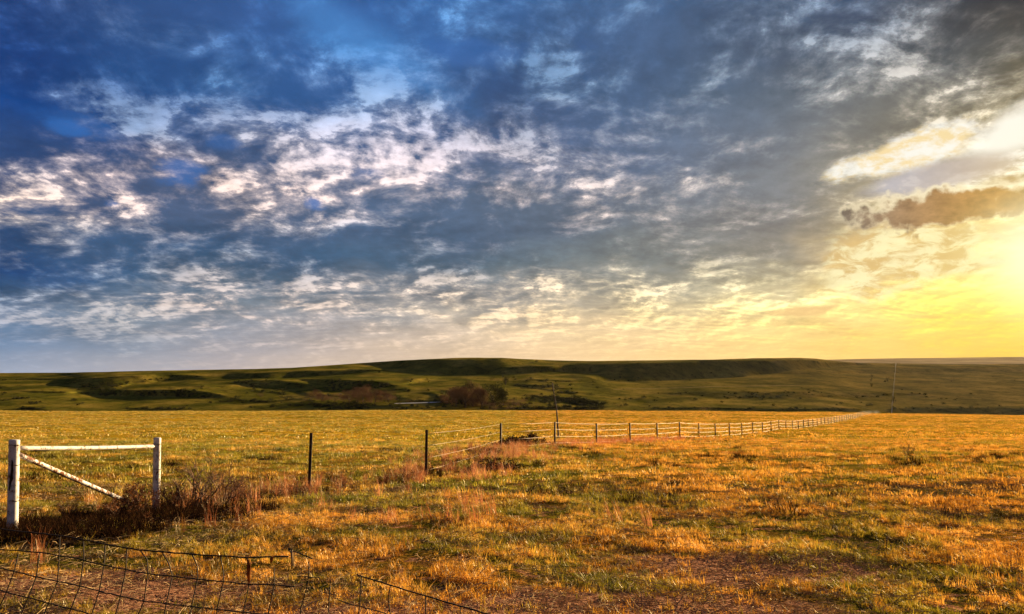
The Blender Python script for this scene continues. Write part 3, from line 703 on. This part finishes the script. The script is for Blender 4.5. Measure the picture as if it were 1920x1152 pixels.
def wire(pts, r, par, name='wire', m='wire', sag=.02, n=10):
    path = []
    for a, b_ in zip(pts, pts[1:]):
        a, b_ = Vector(a), Vector(b_)
        path += [a.lerp(b_, i / n) - Vector((0, 0, sag * math.sin(math.pi * i / n))) for i in range(n)]
    path.append(Vector(pts[-1])); q = MB(); q.tube(path, r, 4); return q.build(name, M[m], par)
# pipe fence
pf = empty('pipe_fence', (2.4, 43, gz(2.4, 43))); tag(pf, 'long four rail pipe fence with dark posts running away across the pasture', 'fence')
rails = [[] for _ in range(4)]
RAILDZ = (.0, -.37, -.74, -1.10); KP = list(range(-1, 56))
fx = lambda k: 1736 - 5500 / (k + 7.9)
for k in KP:
    Y = 5.43 * (k + 7.9); px = fx(k); a = P(px, 780, Y); x = a.x; zb = gz(x, Y); h = 1.27 + random.uniform(-.02, .02)
    top = Vector((x, Y, zb + h)); b = MB(); r = .05 if k < 15 else .06
    b.tube([(x, Y, zb - .3), (x + random.uniform(-.02, .02), Y, zb + h)], r, 8); b.build('post', M['post'], pf)
    for i, dz in enumerate(RAILDZ): rails[i].append((x - .02, Y + .075, zb + 1.22 + dz))
for i, pts in enumerate(rails):
    q = MB(); pa_ = [Vector(p) for p in pts]; path = []
    ext_ = pa_[0] + (pa_[0] - pa_[1]).normalized() * 1.5
    for a, b_ in zip(pa_, pa_[1:]): path += [a, a.lerp(b_, .5) - Vector((0, 0, .02))]
    path.append(pa_[-1]); q.tube(path, .010, 6); q.build('rail', M['rail'], pf)
s0 = rails; e1 = P(800, 808, 22.0)
for i in range(4):
    a = Vector(rails[i][0]); zt = gz(t2.x, 22) + 1.22 - .34 * i; zt1 = gz(t1.x, 17.6) + 1.2 - .34 * i
    wire([a, (t2.x, 22, zt)], .0045, wf, 'wire', 'rail', .04)
    wire([(t2.x, 22, zt), (t1.x, 17.6, zt1), (pb.x, pb.y, pb.z + 1.15 - .34 * i)], .0016, wf, 'wire', 'wire', .03)

# leaning pole
b = MB(); B0 = P(1047, 806, 62.); B0.z = gz(B0.x, 62); T0 = P(1035, 718, 62.); path = [B0 - Vector((0, 0, .3))]
for i in range(1, 11):
    t_ = i / 10; path.append(B0.lerp(T0, t_) + Vector((.10 * math.sin(3.0 * t_) + random.uniform(-.02, .02), 0, 0)))
b.tube(path, [.075 - .035 * i / 10 for i in range(11)], 8, jit=.12)
o = b.build('leaning_pole', M['wood']); tag(o, 'tall thin crooked dark pole leaning behind the pipe fence', 'pole')
b = MB(); b.tube([T0 + Vector((-.02, 0, -.1)), T0 + Vector((.06, 0, .12))], .02, 5)

# ------------------------------------------------------------------ woven wire in front
def wpt(px, py, Y): return P(px, py, Y)
def woven(loc, label, hor, ver, Yf, nm='woven_wire_fence'):
    e = empty(nm, loc); tag(e, label, 'wire fence', 'broken woven wire fencing in the foreground')
    for pts, r in hor:
        path = [wpt(x, y, Yf(x)) for x, y in pts]; fine = []
        for a, c in zip(path, path[1:]):
            fine += [a.lerp(c, i / 5) + Vector((0, 0, random.uniform(-.0022, .0022))) for i in range(5)]
        fine.append(path[-1]); q = MB(); q.tube(fine, r, 6); q.build('wire', M['wire'], e)
    for pts, r in ver:
        path = [wpt(x, y, Yf(x) - .004) for x, y in pts]; q = MB(); q.tube(path, r * 1.3, 6)
        q.build('wire', M['wire'], e)
        for p in path[1:-1]:
            pass
    return e
Yl = lambda x: 4.9 - .1 * x / 600
H = [([(-120,975),(0,992),(60,999),(112,1005),(156,1012),(219,1025),(260,1031),(312,1036),(390,1041.7),(463,1045.6),(500,1044.8),(541,1043.7)], .0046),
     ([(-120,1020),(0,1030),(80,1037),(146,1048),(195,1060),(234,1068),(277,1076),(323,1081),(370,1086),(419,1091),(467,1096),(514,1097),(553,1100)], .0038),
     ([(-120,1048),(0,1065),(27,1071.6),(68,1082),(108,1091),(150,1099.5),(186,1109),(226,1118),(270,1127.6),(312,1132),(359,1138),(407,1143),(456,1149),(503,1152),(564,1156)], .0038),
     ([(-120,1086),(0,1107),(12,1111),(53,1121),(91,1131.5),(133,1142),(167,1151),(210,1162),(260,1172),(350,1182),(450,1190),(560,1196)], .0038),
     ([(-120,1130),(0,1150),(42,1162),(78,1174),(120,1185),(200,1206),(350,1226),(560,1240)], .0038),
     ([(-120,1180),(0,1200),(100,1225),(250,1250),(560,1280)], .0038),
     ([(542,1028.6),(552,1034),(570,1042),(586,1047.6)], .004), ([(559,1081),(579,1082),(600,1084)], .0026), ([(606,1111),(618,1113),(630,1117)], .0024)]
VV = [[(34,1040),(27,1071),(12,1111),(-6,1150),(-30,1200)],[(74,1036),(72,1050),(68,1082),(53,1121),(40,1152),(20,1215)],[(112,1005),(111,1040),(108,1091),(91,1131),(83,1152),(62,1220)],
      [(156,1012),(157,1048),(150,1099),(133,1142),(118,1180),(100,1235)],[(197,1020),(195,1060),(186,1109),(172,1152),(150,1240)],[(238,1028),(236,1068),(226,1118),(217,1152),(200,1245)],
      [(262,1031),(276,1050),(277,1076),(270,1127),(260,1152),(250,1250)],[(303,1035),(316,1056),(323,1081),(312,1132),(308,1152),(300,1255)],[(360,1040),(370,1062),(370,1086),(359,1138),(356,1152),(350,1260)],
      [(413,1043),(418,1068),(419,1091),(407,1143),(405,1160),(400,1265)],[(463,1046),(467,1068),(467,1096),(456,1149),(450,1180),(448,1270)],[(514,1065),(514,1097),(503,1152),(498,1185),(495,1275)],
      [(579,1053),(579,1082),(575,1104),(564,1140),(563,1160),(560,1280)],[(619,1098),(617,1125),(615,1152),(612,1290)],[(541,1028),(549,1045),(550,1062)]]
wl = woven((-2.6, 4.9, gz(-2.6, 4.9)), 'sagging dark woven wire mesh with torn end across the lower left corner', H, [(v, .0027) for v in VV], Yl)
b = MB(); c = [wpt(x, y, 4.8) for x, y in ((465,1050),(467,1062),(466,1078),(467,1094))]; b.tube(c, [.006, .014, .011, .004], 7, jit=.25); b.build('dead_leaf', M['leaf'], wl)
b = MB(); c = [wpt(x, y, 4.8) for x, y in ((511,1044),(509,1050),(508,1056))]; b.tube(c, [.009, .012, .004], 7, jit=.25); b.build('dead_leaf', M['leaf'], wl)
b = MB(); b.tube([wpt(547,1032,4.8), wpt(548,1062,4.8)], .006, 6); b.build('wire_stub', M['straw'], wl)
Yr = lambda x: 4.6 - .2 * (x - 670) / 240
H2 = [([(669,1078),(678,1081),(732,1098),(798,1117),(863,1137),(913,1151),(980,1172),(1080,1200)], .0042), ([(635,1126),(650,1131),(674,1137),(700,1144),(726,1152),(790,1172),(900,1205)], .003),
      ([(660,1185),(740,1205),(860,1235)], .003)]
V2 = [[(678,1081),(676,1105),(674,1137),(672,1152),(668,1260)],[(732,1098),(729,1118),(729,1135),(732,1152),(730,1270)],[(798,1117),(798,1152),(795,1275)],[(863,1137),(863,1152),(860,1280)]]
wr = woven((-.7, 4.5, gz(-.7, 4.5)), 'short dark wire mesh piece sloping to the bottom edge right of the torn mesh', H2, [(v, .0026) for v in V2], Yr)

# ------------------------------------------------------------------ shrubs and trees
def branchy(b, p, d, l, r, lev, spread=.5, nk=3, seg=3, up=.1, n=5, leaves=None, lsize=.02):
    pts = [p]; q = p.copy(); dd = d.copy()
    for i in range(seg):
        dd = (dd + Vector((random.gauss(0, .16), random.gauss(0, .16), random.gauss(up, .1)))).normalized(); q = q + dd * l / seg; pts.append(q.copy())
    b.tube(pts, [r * (1 - .55 * i / seg) for i in range(seg + 1)], n if lev > 1 else 3, False)
    if lev > 0:
        for i in range(nk):
            k = random.randint(1, seg); dv = Vector((random.gauss(0, 1), random.gauss(0, 1), random.gauss(.1, .7))).normalized()
            branchy(b, pts[k], (dd + dv * spread * 1.5).normalized(), l * random.uniform(.5, .8), r * .62, lev - 1, spread, nk, seg, up, n, leaves, lsize)
    elif leaves is not None:
        for i in range(2):
            a = Vector((random.gauss(0, 1), random.gauss(0, 1), random.gauss(0, 1))).normalized() * lsize; c = a.orthogonal().normalized() * lsize * .5
            leaves.quad(pts[-1 - i], a, c)
def bush(loc, h, spread_, nst, label, group=None, mt='twig', leafm=None, lsize=.025, lev=3, r=.014, cat='shrub', name='dead_shrub'):
    e = empty(name, loc); tag(e, label, cat, group); b = MB(); lv = MB() if leafm else None
    for i in range(nst):
        a = random.uniform(0, 6.28); t_ = random.uniform(.1, 1) * spread_
        branchy(b, Vector(loc) + Vector((math.cos(a) * .08 * t_, math.sin(a) * .08 * t_, -.03)), Vector((math.cos(a) * t_, math.sin(a) * t_, 1)).normalized(), h * .55, r, lev, .5, 3, 3, .06, 5, lv, lsize)
    b.build('branches', M[mt], e)
    if leafm: lv.build('leaves', M[leafm], e, False)
    return e
random.seed(5)
def gp(px, Y):
    p = P(px, 900, Y); return (p.x, Y, gz(p.x, Y))
bush(gp(372, 14.6), .95, 1.0, 9, 'tall bare twiggy shrub just right of the white brace', lev=3, r=.016)
bush(gp(338, 14.4), .6, 1.2, 9, 'bare brown shrub between the far white post and the tall bare shrub', leafm='leaf', lsize=.014)
bush(gp(425, 15.2), .68, 1.2, 8, 'spreading bare brown shrub right of the tall bare shrub', leafm='leaf', lsize=.014)
bush(gp(405, 14.2), .42, 1.6, 6, 'low pale twigged shrub beside the taller bare shrub', mt='straw', lev=2, r=.007)
bush(gp(255, 13.6), .48, 1.3, 12, 'rust leaved dead brush piled at the foot of the far white post', mt='twig', leafm='leaf', lsize=.022)
bush(gp(222, 13.0), .36, 1.5, 9, 'small rusty brush where the diagonal brace meets the ground', mt='twig', leafm='leaf', lsize=.018)
bush(gp(130, 12.9), .34, 1.4, 8, 'thin brown weed under the middle of the diagonal brace', mt='twig', leafm='leaf', lsize=.012, lev=2, r=.007)
bush(gp(520, 17.0), .34, 1.3, 8, 'small reddish weed left of the near steel post', mt='twig', leafm='leaf', lsize=.012, lev=2, r=.007)
bush(gp(725, 20.5), .42, 1.2, 9, 'pinkish dry weed between the two steel posts', mt='leaf', lev=3, r=.007)
random.seed(31)
for px_, Y_, h_, lb_ in ((330, 14.3, .40, 'rusty weed clump touching the right side of the far white post'), (448, 15.6, .42, 'rusty weed clump midway between the white brace and the near steel post'),
                         (560, 17.2, .36, 'rusty weed clump at the left foot of the near steel post'), (640, 18.8, .38, 'reddish weed clump just right of the near steel post'),
                         (760, 21.2, .45, 'rusty weed clump left of the second steel post'), (838, 25., .5, 'rusty weed clump just right of the second steel post'), (885, 31., .6, 'rusty weed clump between the second steel post and the brush heap')):
    bush(gp(px_, Y_), h_, 1.4, 11, lb_, 'rusty weed clumps along the fence line', mt='twig', leafm='leaf', lsize=.013 + Y_ * .0004, lev=2, r=.007)
bush(gp(1707, 33.), .60, .6, 7, 'lone leafless sapling standing in the open pasture on the right', lev=2, r=.012)
bush(gp(395, 27.), .45, .8, 6, 'small bare weed out in the pasture behind the white brace', lev=2, r=.009)
# dark weeds at the foot of the brace
TW = [tuft(46, .17, .05, .24, .009, .9, s_) for s_ in range(60, 65)]
def weeds(x, y):
    spots = .4 * sstep(fbm(x, y, 1.9, 3, 101), .69, .75) * (y > 12) + .6 * np.exp(-((y - 31 - 1.2 * np.sin(x * .35)) / 1.6) ** 2) * sstep(fbm(x, y, 2.2, 3, 103), .5, .6) * (x > 5)
    k = sstep(1.3 - np.hypot((x + 7.0) / 1.9, (y - 11.3) / 1.0), 0, .5)
    k = np.maximum(k, sstep(1.2 - np.hypot((x + 5.9) / 1.7, (y - 13.0) / .8), 0, .5) * .8)
    k = np.maximum(k, sstep(1.2 - np.hypot((x + 5.1) / 1.0, (y - 14.2) / .5), 0, .5) * .6)
    k = np.maximum(k, .28 * np.exp(-(line_dist(x, y) / .5) ** 2) * sstep(fbm(x, y, 1.4, 3, 77), .5, .62))
    return np.maximum(k, spots * .3)
lay('weeds', 'tangle of dark dead weeds at the foot of the white brace', TW, M['weed'], scatter(9.5, 40, 55), weeds, .6, 1.2, 5)
# dark brush in the hollow by the first pipe fence posts
def mound(loc, rx, ry, h, n, label, leafm='weed', lsize=.09, name='brush_pile', cat='brush', group=None):
    e = empty(name, loc); tag(e, label, cat, group); b = MB(); lv = MB(); L0 = Vector(loc)
    for i in range(n):
        a = random.uniform(0, 6.28); r0 = math.sqrt(random.random()); p = L0 + Vector((math.cos(a) * r0 * rx, math.sin(a) * r0 * ry, 0)); hh = h * (1 - r0 ** 2) * random.uniform(.5, 1.1)
        q = p + Vector((random.gauss(0, .25), random.gauss(0, .2), hh)); b.tube([p - Vector((0, 0, .1)), (p + q) / 2 + Vector((random.gauss(0, .08), 0, 0)), q], [.02, .014, .006], 3, False)
        for j in range(7):
            a_ = Vector((random.gauss(0, 1), random.gauss(0, 1), random.gauss(0, 1))).normalized() * lsize * random.uniform(.5, 1.2); c = a_.orthogonal().normalized() * lsize * .45
            lv.quad(p.lerp(q, random.random() ** .6) + Vector((random.gauss(0, .08), random.gauss(0, .08), random.gauss(0, .04))), a_, c)
    b.build('branches', M['twig'], e); lv.build('leaves', M[leafm], e, False); return e
def gy(px, Y): p = P(px, 830, Y); return (p.x, Y, gz(p.x, Y))
mound(gy(980, 44), 1.55, .8, .62, 260, 'dark heap of brush behind the first rails of the pipe fence')
mound(gy(997, 66), .35, .3, .55, 60, 'small round dark clump left of the leaning pole', name='shrub', cat='shrub')
mound(gy(932, 25.5), .8, .5, .35, 90, 'low dark scrub at the fence line below the brush heap', name='shrub', cat='shrub', lsize=.05)
# creek trees
def tree(px, py, hpx, wpx, label, kind='crown', group='bare trees along the creek', n=None):
    base = on_hill(px, py); S = base.y / F; h = hpx * S * (1.55 if 570 < px < 760 else 1.08); w = wpx * S * .68
    e = empty('bare_tree', tuple(base)); tag(e, label, 'tree', group)
    b = MB(); b.tube([base - Vector((0, 0, .5)), base + Vector((random.gauss(0, .2), 0, h * .22)), base + Vector((random.gauss(0, .4), 0, h * .5))], [.035 * h, .025 * h, .012 * h], 7)
    for i in range(5):
        a = random.uniform(0, 6.28); q = base + Vector((math.cos(a) * w * .6, math.sin(a) * w * .6, h * random.uniform(.5, .8)))
        b.tube([base + Vector((0, 0, h * random.uniform(.08, .25))), base.lerp(q, .5) + Vector((0, 0, h * .08)), q], [.016 * h, .010 * h, .004 * h], 5)
    b.build('trunk', M['bark'], e)
    c = MB(); lobes = [(random.gauss(0, .42), random.gauss(0, .42), random.uniform(.18, .80), random.uniform(.28, .5)) for _ in range(11)]
    n = n or int(2600 * max(.35, min(1.3, (h * w) / 60)))
    for i in range(n):
        lx, ly, lz, lr = random.choice(lobes); v = Vector((random.gauss(0, 1), random.gauss(0, 1), random.gauss(0, .8))).normalized() * lr * random.random() ** .45
        p = base + Vector(((lx + v.x) * w, (ly + v.y) * w, max(.06, lz + v.z * .62) * h)); d = (p - base - Vector((0, 0, h * .3))).normalized()
        L = h * random.uniform(.05, .11); d = (d + Vector((random.gauss(0, .4), random.gauss(0, .4), random.gauss(.1, .3)))).normalized() * L
        sd_ = d.orthogonal().normalized() * h * random.uniform(.006, .013); c.quad(p + d * .5, d * .5, sd_)
    c.build('crown', M[kind], e, False); return e
TREES = [
 (855,762,33,34,'brown bare tree at the left end of the larger creek thicket','crown'), (872,765,38,36,'tall brown bare tree second from the left end of the larger thicket','crown'),
 (886,762,43,34,'tallest tan crowned bare tree in the larger creek thicket','crown3'), (903,764,35,34,'brown bare tree in the middle of the larger thicket','crown'),
 (925,762,40,44,'big dark crowned tree at the right of the larger creek thicket','crown2'), (918,768,16,26,'low brown bush before the dark crowned tree','crown'),
 (944,762,14,30,'low tan bush right of the dark crowned tree','crown3'), (968,762,16,34,'low spreading brown bush at the right end of the thicket','crown'),
 (925,772,11,12,'small lone bare bush in the pasture below the creek thicket','crown3'), (957,770,11,16,'small bare bush right of the lone bush below the thicket','crown3'),
 (583,752,11,24,'low brown bush at the left end of the long creek thicket','crown3'), (604,753,15,26,'brown bare tree near the left end of the long creek thicket','crown'),
 (628,754,11,34,'low spreading bush left of the middle of the long thicket','crown3'), (655,755,15,30,'brown bare tree left of centre in the long creek thicket','crown'),
 (680,756,21,38,'tallest brown bare tree in the middle of the long creek thicket','crown'), (703,755,18,34,'broad brown bare tree right of centre in the long thicket','crown'),
 (728,755,15,30,'low brown bush at the right end of the long thicket','crown'), (778,757,8,26,'tiny brown bush by the creek between the two thickets','crown3'),
 (1000,764,9,30,'very low brown bush right of the larger thicket','crown'), (488,746,9,14,'small lone bare tree left of the long thicket','crown'),
 (322,732,7,12,'small dark tree in the valley on the far left','crown2'), (338,767,5,9,'tiny bush at the pasture edge on the left','crown'),
 (948,722,19,8,'narrow upright dark tree on the slope above the larger thicket','crown2'), (922,714,4,9,'tiny dark bush on the slope left of the narrow tree','crown2'),
 (1784,716,7,26,'round dark shrub on the right hillside','crown2'),
 (1634,726,8,5,'lowest small dark cedar in the column on the right hillside','crown2'), (1634,716,7,4,'middle small dark cedar in the column on the right hillside','crown2'), (1635,708,6,4,'highest small dark cedar in the column on the right hillside','crown2'),
 (1664,716,9,3,'slim dark cedar left of the far fence line','crown2'), (1676,756,12,4,'slim dark tree beside the foot of the far fence line','crown2'),
 (1682,684.5,4.5,9,'small dark tree on the skyline at the top of the far fence line','crown2'), (1325,771,10,14,'small tan bush at the edge of the pasture beyond the pipe fence','crown3'),
]
for i, (px, py, hp, wp_, lb, kd) in enumerate(TREES):
    random.seed(200 + i); tree(px, py, hp, wp_, lb, kd, 'bare trees along the creek' if i < 20 else 'scattered trees and shrubs on the hills')
# low scrub in the gullies, far too much to count
TSB = []
for s_ in range(4):
    random.seed(300 + s_); b = MB()
    for i in range(70):
        p = Vector((random.gauss(0, .5), random.gauss(0, .5), random.random() ** 1.5 * .9)); a_ = Vector((random.gauss(0, 1), random.gauss(0, 1), random.gauss(0, 1))).normalized() * .22; b.quad(p, a_, a_.orthogonal().normalized() * .12)
    TSB.append(b)
wgt = D * sstep(PY, 705, 722) * (sstep(fbm(PX, PY * 3, 40, 3, 19), .45, .6) + .15) * (1 + 2.0 * sstep(PY, 738, 748))
wgt = wgt + .5 * np.exp(-((PY - 755 - 4 * np.sin(PX / 70)) / 3.) ** 2) * sstep(PX, 360, 480) * (1 - sstep(PX, 1080, 1200)) * sstep(fbm(PX, PY * 2, 30, 3, 23), .45, .6)
wgt = wgt * (1 - .7 * sstep(PX, 1150, 1250)) + .004; wgt = wgt * (PX > -80) * (PX < 2000) * (PY < 768)
pr = wgt.ravel() / wgt.sum(); ii = rng.choice(len(pr), 1500, p=pr); sp_ = HV.reshape(-1, 3)[ii] + rng.normal(0, 1, (1500, 3)) * (1.2, 1.2, 0)
stuff('scrub', 'low dark scrub growing along the gullies and creek below the hills', 'scrub', TSB, M['crown2'], sp_, rng.uniform(.5, 1.7, 1500), rng.random(1500), rng.integers(0, 4, 1500))
# far fence climbing the hill
ff = None; pts = []
for i in range(34):
    t_ = (i / 33); py = 775 - 92 * (1 - (1 - t_) ** 1.15); px = 1672 + 8 * (775 - py) / 92 + .3 * math.sin(i); pts.append(on_hill(px, py))
ff = empty('hill_fence', tuple(pts[0])); tag(ff, 'thin pale line of fence climbing straight up the right hillside', 'fence')
for p in pts:
    b = MB(); b.tube([p - Vector((0, 0, .3)), p + Vector((0, 0, 1.8))], .11, 6); b.build('post', M['shine_post'], ff)
for dz in (.7, 1.35):
    q = MB(); path = []
    for a, c in zip(pts, pts[1:]): path += [a + Vector((0, 0, dz))]
    path.append(pts[-1] + Vector((0, 0, dz))); q.tube(path, .02, 4); q.build('wire', M['straw'], ff)
# a pale boulder
p = on_hill(638, 741); import bmesh
bm = bmesh.new(); bmesh.ops.create_icosphere(bm, subdivisions=3, radius=1.1)
for v in bm.verts: v.co *= 1 + .35 * (float(vnoise(v.co.x + 5, v.co.y + v.co.z * 2 + 5, .9, 3)) - .5); v.co.z *= .7; v.co.x *= 1.3
me = bpy.data.meshes.new('boulder'); bm.to_mesh(me); me.materials.append(M['stone']); o = bpy.data.objects.new('boulder', me); col.objects.link(o); o.location = p + Vector((0, 0, .4)); tag(o, 'small white boulder on the slope above the long creek thicket', 'boulder')

# thin evening air: a closed box of even haze round the whole scene
if True:
    m = bpy.data.materials.new('haze_air'); m.use_nodes = True; m.node_tree.nodes.clear(); T = NT(m.node_tree)
    v = T.new('ShaderNodeVolumePrincipled'); v.inputs['Color'].default_value = (1, .93, .82, 1); v.inputs['Density'].default_value = 7e-6; v.inputs['Anisotropy'].default_value = .55
    o_ = T.new('ShaderNodeOutputMaterial'); T.l.new(v.outputs[0], o_.inputs['Volume'])
    b = MB(); x0, x1, y0, y1, z0, z1 = -7400, 7400, -7400, 7400, -45, 190
    b.v = [(x, y, z) for z in (z0, z1) for x, y in ((x0, y0), (x1, y0), (x1, y1), (x0, y1))]
    b.f = [(0, 3, 2, 1), (4, 5, 6, 7), (0, 1, 5, 4), (1, 2, 6, 5), (2, 3, 7, 6), (3, 0, 4, 7)]
    o = b.build('haze', m, smooth=False); tag(o, 'thin warm evening haze over the pasture and hills', 'haze', None, 'stuff')
